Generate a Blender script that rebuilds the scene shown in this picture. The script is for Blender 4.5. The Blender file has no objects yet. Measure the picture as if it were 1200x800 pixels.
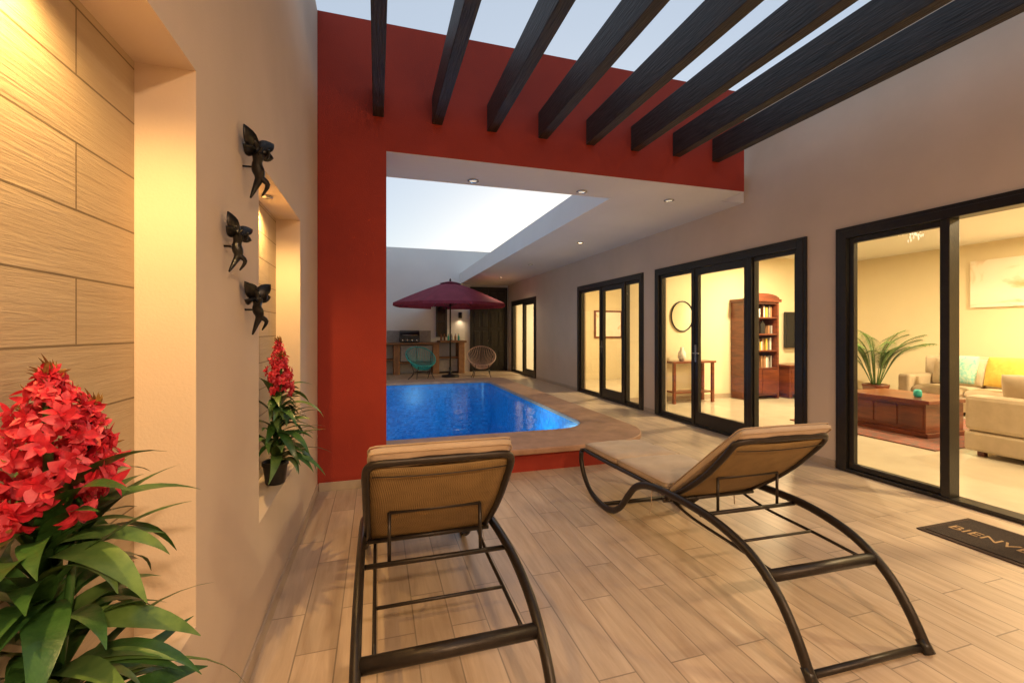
import bpy, bmesh, math, random
from mathutils import Vector, Matrix, Quaternion
random.seed(7)
S=bpy.context.scene
R=math.radians
# ---------------------------------------------------------------- helpers
def link(o):
    S.collection.objects.link(o); return o
def empty(name,loc=(0,0,0),rz=0):
    e=bpy.data.objects.new(name,None); e.location=loc; e.rotation_euler=(0,0,rz); e.empty_display_size=.2
    return link(e)
def mesh(name,vs,fs,mat=None,parent=None,local=False,smooth=False,loc=(0,0,0)):
    m=bpy.data.meshes.new(name); m.from_pydata([tuple(v) for v in vs],[],fs); m.update()
    o=bpy.data.objects.new(name,m); link(o)
    if mat: m.materials.append(mat)
    if smooth:
        for p in m.polygons: p.use_smooth=True
    if parent:
        o.parent=parent
        if not local: o.matrix_parent_inverse=Matrix.LocRotScale(parent.location,parent.rotation_euler,None).inverted()
    return o
def bev(o,w=.005,seg=2):
    md=o.modifiers.new('b','BEVEL'); md.width=w; md.segments=seg; md.limit_method='ANGLE'; md.angle_limit=R(40); return o
def boxes(name,bl,mat,parent=None,local=False,bevel=0):
    vs=[];fs=[]
    for (x0,x1,y0,y1,z0,z1) in bl:
        b=len(vs)
        vs+=[(x0,y0,z0),(x1,y0,z0),(x1,y1,z0),(x0,y1,z0),(x0,y0,z1),(x1,y0,z1),(x1,y1,z1),(x0,y1,z1)]
        fs+=[tuple(b+i for i in f) for f in ((0,3,2,1),(4,5,6,7),(0,1,5,4),(1,2,6,5),(2,3,7,6),(3,0,4,7))]
    o=mesh(name,vs,fs,mat,parent,local)
    if bevel: bev(o,bevel)
    return o
def cr(pts,n=6):
    P=[Vector(p) for p in pts]; out=[]
    for i in range(len(P)-1):
        a=P[max(i-1,0)];b=P[i];c=P[i+1];d=P[min(i+2,len(P)-1)]
        for k in range(n):
            t=k/n
            out.append(.5*((2*b)+(c-a)*t+(2*a-5*b+4*c-d)*t*t+(3*b-a-3*c+d)*t**3))
    out.append(P[-1]); return out
def sweepdata(pts,rad,seg=10,flat=1.0,closed=False):
    P=[Vector(p) for p in pts]; n=len(P)
    if not isinstance(rad,(list,tuple)): rad=[rad]*n
    elif len(rad)!=n:
        m=len(rad); rad=[(lambda f:(rad[int(f)]*(1-(f-int(f)))+rad[min(int(f)+1,m-1)]*(f-int(f))))(i*(m-1)/(n-1)) for i in range(n)]
    vs=[];fs=[]
    T=[]
    for i in range(n):
        if closed: t=P[(i+1)%n]-P[i-1]
        else: t=P[min(i+1,n-1)]-P[max(i-1,0)]
        T.append(t.normalized())
    up=Vector((0,0,1)) if abs(T[0].z)<.9 else Vector((0,1,0))
    N=(up-T[0]*up.dot(T[0])).normalized()
    for i in range(n):
        N=(N-T[i]*N.dot(T[i])).normalized(); B=T[i].cross(N)
        for k in range(seg):
            a=2*math.pi*k/seg
            vs.append(P[i]+N*math.cos(a)*rad[i]*flat+B*math.sin(a)*rad[i])
    for i in range(n if closed else n-1):
        j=(i+1)%n
        for k in range(seg):
            l=(k+1)%seg
            fs.append((i*seg+k,i*seg+l,j*seg+l,j*seg+k))
    if not closed:
        fs.append(tuple(range(seg))[::-1]); fs.append(tuple((n-1)*seg+k for k in range(seg)))
    return vs,fs
def sweep(name,pts,rad,mat,parent=None,local=False,seg=10,flat=1.0,closed=False):
    v,f=sweepdata(pts,rad,seg,flat,closed); return mesh(name,v,f,mat,parent,local,True)
def sweeps(name,paths,rad,mat,parent=None,local=False,seg=6):
    V=[];F=[]
    for p in paths:
        v,f=sweepdata(p,rad,seg); b=len(V); V+=v; F+=[tuple(b+i for i in q) for q in f]
    return mesh(name,V,F,mat,parent,local,True)
def lathe(name,prof,c,mat,parent=None,local=False,seg=28,smooth=True):
    vs=[];fs=[]
    for (r,z) in prof:
        for k in range(seg):
            a=2*math.pi*k/seg; vs.append((c[0]+r*math.cos(a),c[1]+r*math.sin(a),c[2]+z))
    for i in range(len(prof)-1):
        for k in range(seg):
            l=(k+1)%seg; fs.append((i*seg+k,i*seg+l,(i+1)*seg+l,(i+1)*seg+k))
    fs.append(tuple(range(seg))[::-1]); fs.append(tuple((len(prof)-1)*seg+k for k in range(seg)))
    return mesh(name,vs,fs,mat,parent,local,smooth)
def pillow(name,o,ex,ey,ez,w,l,t,mat,parent=None,local=False,p=8,q=.35,n=18,wob=0.0,pipe=None):
    o=Vector(o);ex=Vector(ex).normalized();ey=Vector(ey).normalized();ez=Vector(ez).normalized()
    vs=[];fs=[]
    def pt(i,j,s):
        u=-1+2*i/n; v=-1+2*j/n
        u=math.copysign(1-(1-abs(u))**1.6,u); v=math.copysign(1-(1-abs(v))**1.6,v)
        h=max(0,(1-abs(u)**p)*(1-abs(v)**p))**q
        k=1-.02*(abs(u*v))**2
        wv=wob*(math.sin(5.1*u+2*v)+math.sin(7.3*v+1.3*u+1)+.6*math.sin(13*u-9*v))*h
        return o+ex*(u*w/2*k)+ey*(v*l/2*k)+ez*(s*t/2*h+wv)
    for s in (1,-1):
        for i in range(n+1):
            for j in range(n+1): vs.append(pt(i,j,s))
    N=(n+1)*(n+1)
    for i in range(n):
        for j in range(n):
            a=i*(n+1)+j;b=a+1;c=a+n+2;d=a+n+1
            fs.append((a,d,c,b)); fs.append((N+a,N+b,N+c,N+d))
    ob=mesh(name,vs,fs,mat,parent,local,True)
    bm=bmesh.new(); bm.from_mesh(ob.data); bmesh.ops.remove_doubles(bm,verts=bm.verts,dist=.0004); bm.to_mesh(ob.data); bm.free()
    for pl in ob.data.polygons: pl.use_smooth=True
    if pipe:
        for s in (.72,-.72):
            pp=[]
            a,b=w/2-.004,l/2-.004; c=.03
            for (x,y) in ((-a+c,-b),(0,-b),(a-c,-b),(a-.008,-b+.008),(a,-b+c),(a,0),(a,b-c),(a-.008,b-.008),(a-c,b),(0,b),(-a+c,b),(-a+.008,b-.008),(-a,b-c),(-a,0),(-a,-b+c),(-a+.008,-b+.008)):
                pp.append(o+ex*x+ey*y+ez*(s*t/2*.62))
            sweep(name+'_piping',pp,.0036,pipe,parent,local,seg=6,closed=True)
    return ob
# ---------------------------------------------------------------- materials
def nt(name):
    m=bpy.data.materials.new(name); m.use_nodes=True; t=m.node_tree; return m,t,t.nodes,t.links,t.nodes['Principled BSDF']
def c4(c): return (c[0],c[1],c[2],1)
def mk(name,c1,c2=None,scale=5,rough=.6,bump=0,bscale=80,metal=0,stretch=(1,1,1),spec=.5,bdist=.01,emit=None,es=0,coat=0,sheen=0,trans=0,rvar=0):
    m,t,N,L,P=nt(name)
    if c2 is None: c2=tuple(x*.85 for x in c1)
    g=N.new('ShaderNodeNewGeometry'); mp=N.new('ShaderNodeMapping'); mp.inputs['Scale'].default_value=stretch
    L.new(g.outputs['Position'],mp.inputs['Vector'])
    n=N.new('ShaderNodeTexNoise'); n.inputs['Scale'].default_value=scale; n.inputs['Detail'].default_value=5; n.inputs['Roughness'].default_value=.6
    L.new(mp.outputs[0],n.inputs['Vector'])
    r=N.new('ShaderNodeValToRGB'); r.color_ramp.elements[0].position=.33; r.color_ramp.elements[1].position=.67
    r.color_ramp.elements[0].color=c4(c2); r.color_ramp.elements[1].color=c4(c1)
    L.new(n.outputs['Fac'],r.inputs['Fac']); L.new(r.outputs['Color'],P.inputs['Base Color'])
    P.inputs['Roughness'].default_value=rough; P.inputs['Metallic'].default_value=metal; P.inputs['Specular IOR Level'].default_value=spec
    if rvar:
        mr=N.new('ShaderNodeMapRange'); mr.inputs['To Min'].default_value=rough-rvar; mr.inputs['To Max'].default_value=rough+rvar
        L.new(n.outputs['Fac'],mr.inputs['Value']); L.new(mr.outputs[0],P.inputs['Roughness'])
    if bump:
        b=N.new('ShaderNodeBump'); b.inputs['Strength'].default_value=bump; b.inputs['Distance'].default_value=bdist
        n2=N.new('ShaderNodeTexNoise'); n2.inputs['Scale'].default_value=bscale; n2.inputs['Detail'].default_value=3
        L.new(mp.outputs[0],n2.inputs['Vector']); L.new(n2.outputs['Fac'],b.inputs['Height']); L.new(b.outputs[0],P.inputs['Normal'])
    if emit: P.inputs['Emission Color'].default_value=c4(emit); P.inputs['Emission Strength'].default_value=es
    if coat: P.inputs['Coat Weight'].default_value=coat
    if sheen: P.inputs['Sheen Weight'].default_value=sheen
    if trans:
        tr=N.new('ShaderNodeBsdfTranslucent'); L.new(r.outputs['Color'],tr.inputs['Color'])
        mx=N.new('ShaderNodeMixShader'); mx.inputs['Fac'].default_value=trans
        L.new(P.outputs[0],mx.inputs[1]); L.new(tr.outputs[0],mx.inputs[2]); L.new(mx.outputs[0],N['Material Output'].inputs['Surface'])
    return m
def plank_mat(name,ax,c_lo,c_hi,mortar,bw,rh,msize,rough,gs=(1.2,14),bump=.15,carve=0,tint=.18):
    m,t,N,L,P=nt(name)
    g=N.new('ShaderNodeNewGeometry'); sp=N.new('ShaderNodeSeparateXYZ'); L.new(g.outputs['Position'],sp.inputs[0])
    cb=N.new('ShaderNodeCombineXYZ'); L.new(sp.outputs[ax[0]],cb.inputs['X']); L.new(sp.outputs[ax[1]],cb.inputs['Y'])
    br=N.new('ShaderNodeTexBrick'); br.inputs['Scale'].default_value=1; br.inputs['Brick Width'].default_value=bw; br.inputs['Row Height'].default_value=rh
    br.inputs['Mortar Size'].default_value=msize; br.inputs['Mortar Smooth'].default_value=.1
    br.offset=.37; br.offset_frequency=2
    br.inputs['Color1'].default_value=(0,0,0,1); br.inputs['Color2'].default_value=(1,1,1,1); br.inputs['Mortar'].default_value=(.5,.5,.5,1)
    L.new(cb.outputs[0],br.inputs['Vector'])
    mu=N.new('ShaderNodeMath'); mu.operation='MULTIPLY'; mu.inputs[1].default_value=37; L.new(br.outputs['Color'],mu.inputs[0])
    mp=N.new('ShaderNodeMapping'); mp.inputs['Scale'].default_value=(gs[0],gs[1],1); L.new(cb.outputs[0],mp.inputs['Vector'])
    n=N.new('ShaderNodeTexNoise'); n.noise_dimensions='4D'; n.inputs['Scale'].default_value=1.6; n.inputs['Detail'].default_value=8; n.inputs['Roughness'].default_value=.62; n.inputs['Distortion'].default_value=.6
    L.new(mp.outputs[0],n.inputs['Vector']); L.new(mu.outputs[0],n.inputs['W'])
    r=N.new('ShaderNodeValToRGB'); r.color_ramp.elements[0].position=.3; r.color_ramp.elements[1].position=.7
    r.color_ramp.elements[0].color=c4(c_lo); r.color_ramp.elements[1].color=c4(c_hi); L.new(n.outputs['Fac'],r.inputs['Fac'])
    mr=N.new('ShaderNodeMapRange'); mr.inputs['To Min'].default_value=1-tint; mr.inputs['To Max'].default_value=1+tint*.5; L.new(br.outputs['Color'],mr.inputs['Value'])
    mm=N.new('ShaderNodeMix'); mm.data_type='RGBA'; mm.blend_type='MULTIPLY'; mm.inputs[0].default_value=1
    L.new(r.outputs['Color'],mm.inputs[6]); L.new(mr.outputs[0],mm.inputs[7])
    m2=N.new('ShaderNodeMix'); m2.data_type='RGBA'; L.new(br.outputs['Fac'],m2.inputs[0]); L.new(mm.outputs[2],m2.inputs[6]); m2.inputs[7].default_value=c4(mortar)
    L.new(m2.outputs[2],P.inputs['Base Color'])
    rr=N.new('ShaderNodeMapRange'); rr.inputs['To Min'].default_value=rough-.08; rr.inputs['To Max'].default_value=rough+.1
    L.new(n.outputs['Fac'],rr.inputs['Value']); L.new(rr.outputs[0],P.inputs['Roughness'])
    h=N.new('ShaderNodeMath'); h.operation='MULTIPLY_ADD'; h.inputs[1].default_value=-2.0
    L.new(br.outputs['Fac'],h.inputs[0])
    if carve:
        w=N.new('ShaderNodeTexNoise'); w.noise_dimensions='4D'; w.inputs['Scale'].default_value=1; w.inputs['Detail'].default_value=5; w.inputs['Roughness'].default_value=.7; w.inputs['Distortion'].default_value=1.6
        mp2=N.new('ShaderNodeMapping'); mp2.inputs['Scale'].default_value=(4.0,70,1); L.new(cb.outputs[0],mp2.inputs['Vector'])
        L.new(mp2.outputs[0],w.inputs['Vector']); L.new(mu.outputs[0],w.inputs['W'])
        mw=N.new('ShaderNodeMath'); mw.operation='MULTIPLY_ADD'; mw.inputs[1].default_value=carve; L.new(w.outputs['Fac'],mw.inputs[0]); L.new(n.outputs['Fac'],mw.inputs[2]); L.new(mw.outputs[0],h.inputs[2])
    else: L.new(n.outputs['Fac'],h.inputs[2])
    b=N.new('ShaderNodeBump'); b.inputs['Strength'].default_value=bump; b.inputs['Distance'].default_value=.006
    L.new(h.outputs[0],b.inputs['Height']); L.new(b.outputs[0],P.inputs['Normal'])
    return m
def fres(N,L,ior):
    f=N.new('ShaderNodeFresnel'); g=N.new('ShaderNodeNewGeometry'); mr=N.new('ShaderNodeMapRange')
    mr.inputs['To Min'].default_value=ior; mr.inputs['To Max'].default_value=1/ior; L.new(g.outputs['Backfacing'],mr.inputs['Value']); L.new(mr.outputs[0],f.inputs['IOR']); return f
def glass_mat():
    m,t,N,L,P=nt('window_glass'); N.remove(P)
    a=N.new('ShaderNodeBsdfTransparent'); a.inputs[0].default_value=(.96,.97,.96,1)
    g=N.new('ShaderNodeBsdfGlossy'); g.inputs['Roughness'].default_value=.01
    f=fres(N,L,1.40)
    x=N.new('ShaderNodeMixShader'); L.new(f.outputs[0],x.inputs[0]); L.new(a.outputs[0],x.inputs[1]); L.new(g.outputs[0],x.inputs[2]); L.new(x.outputs[0],N['Material Output'].inputs['Surface'])
    return m
def water_mat():
    m,t,N,L,P=nt('pool_water'); N.remove(P)
    a=N.new('ShaderNodeBsdfTransparent'); a.inputs[0].default_value=(.46,.82,.98,1)
    g=N.new('ShaderNodeBsdfGlossy'); g.inputs['Roughness'].default_value=.04
    f=fres(N,L,1.33)
    geo=N.new('ShaderNodeNewGeometry')
    n1=N.new('ShaderNodeTexNoise'); n1.inputs['Scale'].default_value=4.0; n1.inputs['Detail'].default_value=2.5; n1.inputs['Distortion'].default_value=1.2
    L.new(geo.outputs['Position'],n1.inputs['Vector'])
    b=N.new('ShaderNodeBump'); b.inputs['Strength'].default_value=.28; b.inputs['Distance'].default_value=.03; L.new(n1.outputs['Fac'],b.inputs['Height'])
    L.new(b.outputs[0],g.inputs['Normal']); L.new(b.outputs[0],f.inputs['Normal'])
    sc=N.new('ShaderNodeMath'); sc.operation='MULTIPLY'; sc.inputs[1].default_value=.5; L.new(f.outputs[0],sc.inputs[0])
    x=N.new('ShaderNodeMixShader'); L.new(sc.outputs[0],x.inputs[0]); L.new(a.outputs[0],x.inputs[1]); L.new(g.outputs[0],x.inputs[2]); L.new(x.outputs[0],N['Material Output'].inputs['Surface'])
    return m
def weave_mat(name,c1,c2,s=260,rough=.7):
    m,t,N,L,P=nt(name)
    tc=N.new('ShaderNodeTexCoord'); mp=N.new('ShaderNodeMapping'); L.new(tc.outputs['Object'],mp.inputs[0])
    ch=N.new('ShaderNodeTexChecker'); ch.inputs['Scale'].default_value=s; L.new(mp.outputs[0],ch.inputs['Vector']); ch.inputs['Color1'].default_value=c4(c1); ch.inputs['Color2'].default_value=c4(c2)
    n=N.new('ShaderNodeTexNoise'); n.inputs['Scale'].default_value=14; L.new(mp.outputs[0],n.inputs['Vector'])
    mr=N.new('ShaderNodeMapRange'); mr.inputs['To Min'].default_value=.7; mr.inputs['To Max'].default_value=1.2; L.new(n.outputs['Fac'],mr.inputs['Value'])
    mm=N.new('ShaderNodeMix'); mm.data_type='RGBA'; mm.blend_type='MULTIPLY'; mm.inputs[0].default_value=1; L.new(ch.outputs['Color'],mm.inputs[6]); L.new(mr.outputs[0],mm.inputs[7])
    L.new(mm.outputs[2],P.inputs['Base Color']); P.inputs['Roughness'].default_value=rough
    b=N.new('ShaderNodeBump'); b.inputs['Strength'].default_value=.4; b.inputs['Distance'].default_value=.002; L.new(ch.outputs['Fac'],b.inputs['Height']); L.new(b.outputs[0],P.inputs['Normal'])
    tr=N.new('ShaderNodeBsdfTranslucent'); L.new(mm.outputs[2],tr.inputs['Color'])
    mx=N.new('ShaderNodeMixShader'); mx.inputs['Fac'].default_value=.2
    L.new(P.outputs[0],mx.inputs[1]); L.new(tr.outputs[0],mx.inputs[2]); L.new(mx.outputs[0],N['Material Output'].inputs['Surface'])
    return m
M={}
M['wall']=mk('beige_stucco',(.67,.545,.43),(.61,.495,.385),1.3,.85,.22,140,bdist=.004)
M['white']=mk('white_stucco',(.74,.70,.65),(.69,.65,.60),1.1,.85,.25,140,bdist=.004)
M['bright']=mk('white_paint_and_lit_edge',(.84,.83,.81),(.80,.79,.77),1.1,.8,.2,140,bdist=.004)  # far wall white; on the fascia it stands in for bright light
M['red']=mk('red_stucco',(.345,.031,.013),(.27,.022,.010),1.1,.8,.45,120,bdist=.005)
M['floor']=plank_mat('wood_look_tile',('Y','X'),(.43,.31,.215),(.62,.485,.36),(.28,.215,.16),.80,.17,.0032,.36,gs=(1.3,13),bump=.18,tint=.14)
M['clad']=plank_mat('wood_look_cladding',('Y','Z'),(.45,.34,.22),(.52,.41,.28),(.18,.13,.075),.62,.152,.0025,.62,gs=(2.0,22),bump=.42,carve=.9,tint=.08)
M['beam']=mk('black_stained_wood',(.042,.038,.038),(.010,.010,.010),6,.55,.8,9,stretch=(9,.8,9),bdist=.008,rvar=.1)
M['coping']=mk('terracotta_stone',(.45,.26,.165),(.31,.17,.105),7,.5,.3,40,bdist=.004,rvar=.1)
M['skirt']=mk('skirting_tile',(.5,.4,.3),(.42,.33,.24),6,.45)
M['black']=mk('black_painted_wood',(.018,.015,.013),(.010,.009,.008),20,.35,.1,60)
M['glass']=glass_mat(); M['water']=water_mat()
M['bronze']=mk('bronze_aluminium',(.040,.031,.026),(.028,.022,.018),30,.38,.1,300,metal=.5)
M['sling']=weave_mat('sling_mesh',(.44,.29,.12),(.20,.125,.045))
M['cushion']=mk('tan_canvas',(.50,.375,.265),(.42,.31,.215),7,.9,.35,260,sheen=.2,bdist=.002)
M['piping']=mk('canvas_piping',(.42,.31,.21),(.36,.26,.175),20,.9)
M['cream']=mk('cream_paint',(.80,.70,.48),(.75,.65,.44),.8,.8,.1,100)
M['ceil']=mk('white_ceiling',(.8,.78,.72),(.77,.75,.69),.8,.8)
M['ifloor']=mk('porcelain_floor',(.62,.55,.43),(.55,.48,.37),2,.18)
M['mahog']=mk('mahogany',(.22,.055,.02),(.10,.022,.01),3,.3,.1,40,stretch=(1,1,6),coat=.3)
M['sofa']=mk('sofa_fabric',(.58,.47,.34),(.5,.4,.28),8,.9,.3,200,bdist=.003)
M['mat']=mk('doormat_coir',(.040,.021,.014),(.022,.012,.009),60,.95,.9,400,bdist=.006)
M['matb']=mk('doormat_border',(.07,.038,.024),(.045,.025,.015),60,.95,.8,400)
M['letter']=mk('doormat_lettering',(.40,.25,.12),(.30,.18,.08),60,.9)
M['maroon']=mk('maroon_canvas',(.30,.045,.085),(.23,.032,.065),5,.8,.15,90,trans=.35)
M['leaf']=mk('leaf_green',(.055,.14,.03),(.02,.065,.014),16,.33,.15,60)
M['leaf2']=mk('leaf_light',(.15,.24,.06),(.06,.13,.03),20,.38)
M['petal']=mk('red_petal',(.80,.04,.075),(.45,.01,.028),60,.5,trans=.3)
M['petal2']=mk('pink_petal',(.86,.14,.20),(.72,.05,.09),55,.5,trans=.3)
M['bud']=mk('bud_olive',(.35,.22,.05),(.22,.08,.03),60,.6)
M['pot']=mk('black_pot',(.02,.02,.022),(.012,.012,.013),20,.35)
M['soil']=mk('soil',(.03,.02,.012),(.015,.01,.006),50,.95,.8,120)
M['sculpt']=mk('blackened_metal',(.03,.028,.027),(.012,.011,.011),25,.3,.5,40,metal=.6,bdist=.004)
M['teal']=mk('teal_cord',(.03,.45,.42),(.02,.36,.34),20,.5)
M['peach']=mk('peach_cord',(.62,.40,.28),(.52,.33,.23),20,.5)
M['steel']=mk('brushed_steel',(.5,.5,.5),(.4,.4,.4),30,.25,metal=1)
M['grey']=mk('grey_tile',(.38,.36,.34),(.28,.26,.25),12,.5)
M['brick']=mk('orange_stone',(.42,.22,.10),(.28,.14,.07),9,.7,.4,40)
M['wood']=mk('counter_wood',(.30,.15,.06),(.18,.085,.035),4,.5,.2,30,stretch=(1,8,8))
M['rug']=mk('patterned_rug',(.30,.08,.05),(.12,.10,.09),18,.95,.5,200)
M['ground']=mk('dry_earth',(.30,.24,.17),(.2,.16,.11),.6,.95,.5,20)
M['yellow']=mk('yellow_cushion',(.70,.50,.10),(.6,.40,.07),20,.9)
M['teal2']=mk('turquoise_cushion',(.15,.45,.42),(.5,.6,.45),25,.9)
M['lampon']=mk('lamp_glow',(1,.85,.6),(1,.85,.6),1,.5,emit=(1,.72,.42),es=5)
M['lampdim']=mk('lamp_frosted',(.8,.78,.72),(.8,.78,.72),1,.5,emit=(1,.8,.55),es=.6)
M['screen']=mk('tv_screen',(.008,.008,.01),(.006,.006,.008),3,.12)
M['mirror']=mk('mirror',(.8,.8,.8),(.8,.8,.8),1,.03,metal=1)
def pool_tile():
    m,t,N,L,P=nt('pool_mosaic')
    g=N.new('ShaderNodeNewGeometry'); v=N.new('ShaderNodeTexVoronoi'); v.distance='CHEBYCHEV'; v.inputs['Scale'].default_value=20; v.inputs['Randomness'].default_value=0
    L.new(g.outputs['Position'],v.inputs['Vector'])
    h=N.new('ShaderNodeTexWhiteNoise'); L.new(v.outputs['Position'],h.inputs['Vector'])
    r=N.new('ShaderNodeValToRGB'); r.color_ramp.elements[0].color=(.010,.18,.48,1); r.color_ramp.elements[1].color=(.03,.33,.70,1); L.new(h.outputs['Value'],r.inputs['Fac'])
    L.new(r.outputs[0],P.inputs['Base Color']); P.inputs['Roughness'].default_value=.3; return m
M['pool']=pool_tile()
def art_mat():
    m,t,N,L,P=nt('abstract_painting')
    g=N.new('ShaderNodeNewGeometry'); mp=N.new('ShaderNodeMapping'); mp.inputs['Scale'].default_value=(1,.7,1.5); mp.inputs['Rotation'].default_value=(.5,0,0); L.new(g.outputs['Position'],mp.inputs[0])
    n=N.new('ShaderNodeTexNoise'); n.inputs['Scale'].default_value=1.0; n.inputs['Distortion'].default_value=1.6; n.inputs['Detail'].default_value=6; L.new(mp.outputs[0],n.inputs['Vector'])
    r=N.new('ShaderNodeValToRGB'); e=r.color_ramp.elements; e[0].position=.30; e[0].color=(.60,.38,.18,1); e[1].position=.38; e[1].color=(.84,.78,.64,1)
    k=e.new(.60); k.color=(.88,.84,.74,1); k=e.new(.66); k.color=(.62,.42,.16,1); k=e.new(.7); k.color=(.85,.8,.7,1)
    L.new(n.outputs['Fac'],r.inputs['Fac']); L.new(r.outputs[0],P.inputs['Base Color']); return m
M['art']=art_mat()

# ---------------------------------------------------------------- ground & floors
def ring(name,ox0,ox1,oy0,oy1,ix0,ix1,iy0,iy1,z,mat):
    v=[(ox0,oy0,z),(ox1,oy0,z),(ox1,oy1,z),(ox0,oy1,z),(ix0,iy0,z),(ix1,iy0,z),(ix1,iy1,z),(ix0,iy1,z)]
    return mesh(name,v,[(0,1,5,4),(1,2,6,5),(2,3,7,6),(3,0,4,7)],mat)
ring('ground',-400,400,-400,400,-.28,2.55,4.78,10.28,-.03,M['ground'])
ring('patio_floor',-.6,4.6,-3,15.4,-.28,2.55,4.78,10.28,0,M['floor'])
mesh('interior_floor',[(4.6,-2,.004),(10.6,-2,.004),(10.6,15.4,.004),(4.6,15.4,.004)],[(0,1,2,3)],M['ifloor'])

# ---------------------------------------------------------------- left wall with niches
XL=-.5; H=4.2
n1=(.39,1.49); n2=(2.2,3.3); nz=(.55,2.15)
w=empty('courtyard_wall',(XL,2,0))
boxes('stucco',[(-.85,-.652,-3.2,15.5,0,H),
  (-.652,XL,-3.2,15.3,0,nz[0]),(-.652,XL,-3.2,15.3,nz[1],H),
  (-.652,XL,-3.2,n1[0],nz[0],nz[1]),(-.652,XL,n1[1],n2[0],nz[0],nz[1]),(-.652,XL,n2[1],15.3,nz[0],nz[1])],M['wall'],w)
for i,(a,b) in enumerate((n1,n2)):
    mesh('niche_cladding',[(-.648,a,nz[0]),(-.648,b,nz[0]),(-.648,b,nz[1]),(-.648,a,nz[1])],[(0,1,2,3)],M['clad'],w)
boxes('skirting',[(XL,XL+.012,-3,4.18,0,.075)],M['skirt'],w,bevel=.003)

# ---------------------------------------------------------------- right wall + rooms
XR=4.5
ops=[(.55,3.34),(3.735,6.43),(6.85,9.46),(12.38,14.8)]
segs=[];y=-3.2
for a,b in ops:
    segs.append((XR,XR+.18,y,a,0,H)); segs.append((XR,XR+.18,a,b,2.4,H)); y=b
segs.append((XR,XR+.18,y,15.3,0,H))
w=empty('house_wall',(XR,5,0)); boxes('stucco',segs,M['wall'],w)
sk=[];y=-3
for a,b in ops:
    sk.append((XR-.012,XR,y,a-.05,0,.075)); y=b+.05
sk.append((XR-.012,XR,y,15.29,0,.075)); boxes('skirting',sk,M['skirt'],w,bevel=.003)
boxes('interior_lining',[(q[0]+.18,q[1]+.01,q[2],q[3],q[4]+.006,2.99) for q in segs if q[4]==0],M['cream'],w)
boxes('boundary_wall',[(-.85,10.6,15.3,15.5,0,H)],M['bright'])
boxes('boundary_wall',[(-.85,10.6,-3.4,-3.2,0,H)],M['wall'])
boxes('interior_wall',[(10.5,10.65,-2.2,15.3,.0,3.0),(4.7,10.5,-2.2,-2.05,0,3.0)],M['cream'])
boxes('interior_wall',[(4.7,10.5,7.6,7.75,0,3.0)],M['cream'])
boxes('interior_wall',[(4.7,8.0,11.6,11.75,0,3.0),(8.0,8.12,7.76,15.29,0,3.0)],M['cream'])
boxes('interior_ceiling',[(4.69,10.6,-2.2,15.29,3.0,3.1)],M['ceil'])
boxes('interior_skirting',[(4.7,10.49,7.585,7.6,.005,.1),(10.485,10.5,-2,7.58,.005,.1)],M['skirt'])

# ---------------------------------------------------------------- red wall & roof
w=empty('red_wall',(1.8,4.2,0))
boxes('stucco',[(XL+.001,.08,4.2,4.58,0,3.04),(XL+.001,4.13,4.2,4.58,3.04,4.2)],M['red'],w)
boxes('skirting',[(XL+.013,.08,4.188,4.2,0,.075)],M['skirt'],w,bevel=.003)
zs=3.04
w=empty('roof_slab',(3.6,9,3))
boxes('slab',[(2.76,XR-.001,4.88,15.299,zs,3.4),(XL+.001,XR-.001,4.581,4.88,zs,3.4)],M['white'],w)
boxes('fascia',[(2.748,2.759,4.893,15.298,zs-.004,3.404),(XL+.002,2.759,4.881,4.892,zs-.004,3.404)],M['bright'],w)  # brighter white than the slab paints in the strong light on its edge
boxes('soffit_plaster',[(.081,4.129,4.203,4.58,zs-.006,zs-.001)],M['white'],w)
boxes('roof_slab',[(XL+.001,XR-.001,-3.19,-1.6,2.95,3.3)],M['white'])  # unseen canopy behind the camera, added to hold the warm downlights
p=empty('pergola',(1.9,2,3.34))
for i in range(8):
    x=.01+.53*i
    bev(boxes('beam_%d'%(i+1),[(x-.048,x+.048,-1.6,4.199,3.34,3.60)],M['beam'],p),.006)

# ---------------------------------------------------------------- pool
def rpoly(pts,rad,n=10):
    out=[];N=len(pts)
    for i,(x,y) in enumerate(pts):
        r=rad[i]
        if r==0: out.append((x,y)); continue
        P=Vector((x,y)); a=(Vector(pts[i-1])-P).normalized(); b=(Vector(pts[(i+1)%N])-P).normalized()
        c=P+(a+b)*r; 
        for k in range(n+1):
            t=k/n*math.pi/2
            out.append(tuple(c-b*r*math.cos(t)-a*r*math.sin(t)))
    return out
inner=rpoly([(-.22,4.85),(2.5,4.85),(2.5,10.2),(-.22,10.2)],[0,.45,.3,0])
outer=rpoly([(.085,4.12),(3.0,4.12),(3.0,10.75),(-.49,10.75),(-.49,4.59),(.085,4.59)],[0,.7,.3,0,0,0])
outer2=rpoly([(.085,4.2),(2.93,4.2),(2.93,10.68),(-.49,10.68),(-.49,4.59),(.085,4.59)],[0,.63,.25,0,0,0])
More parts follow.
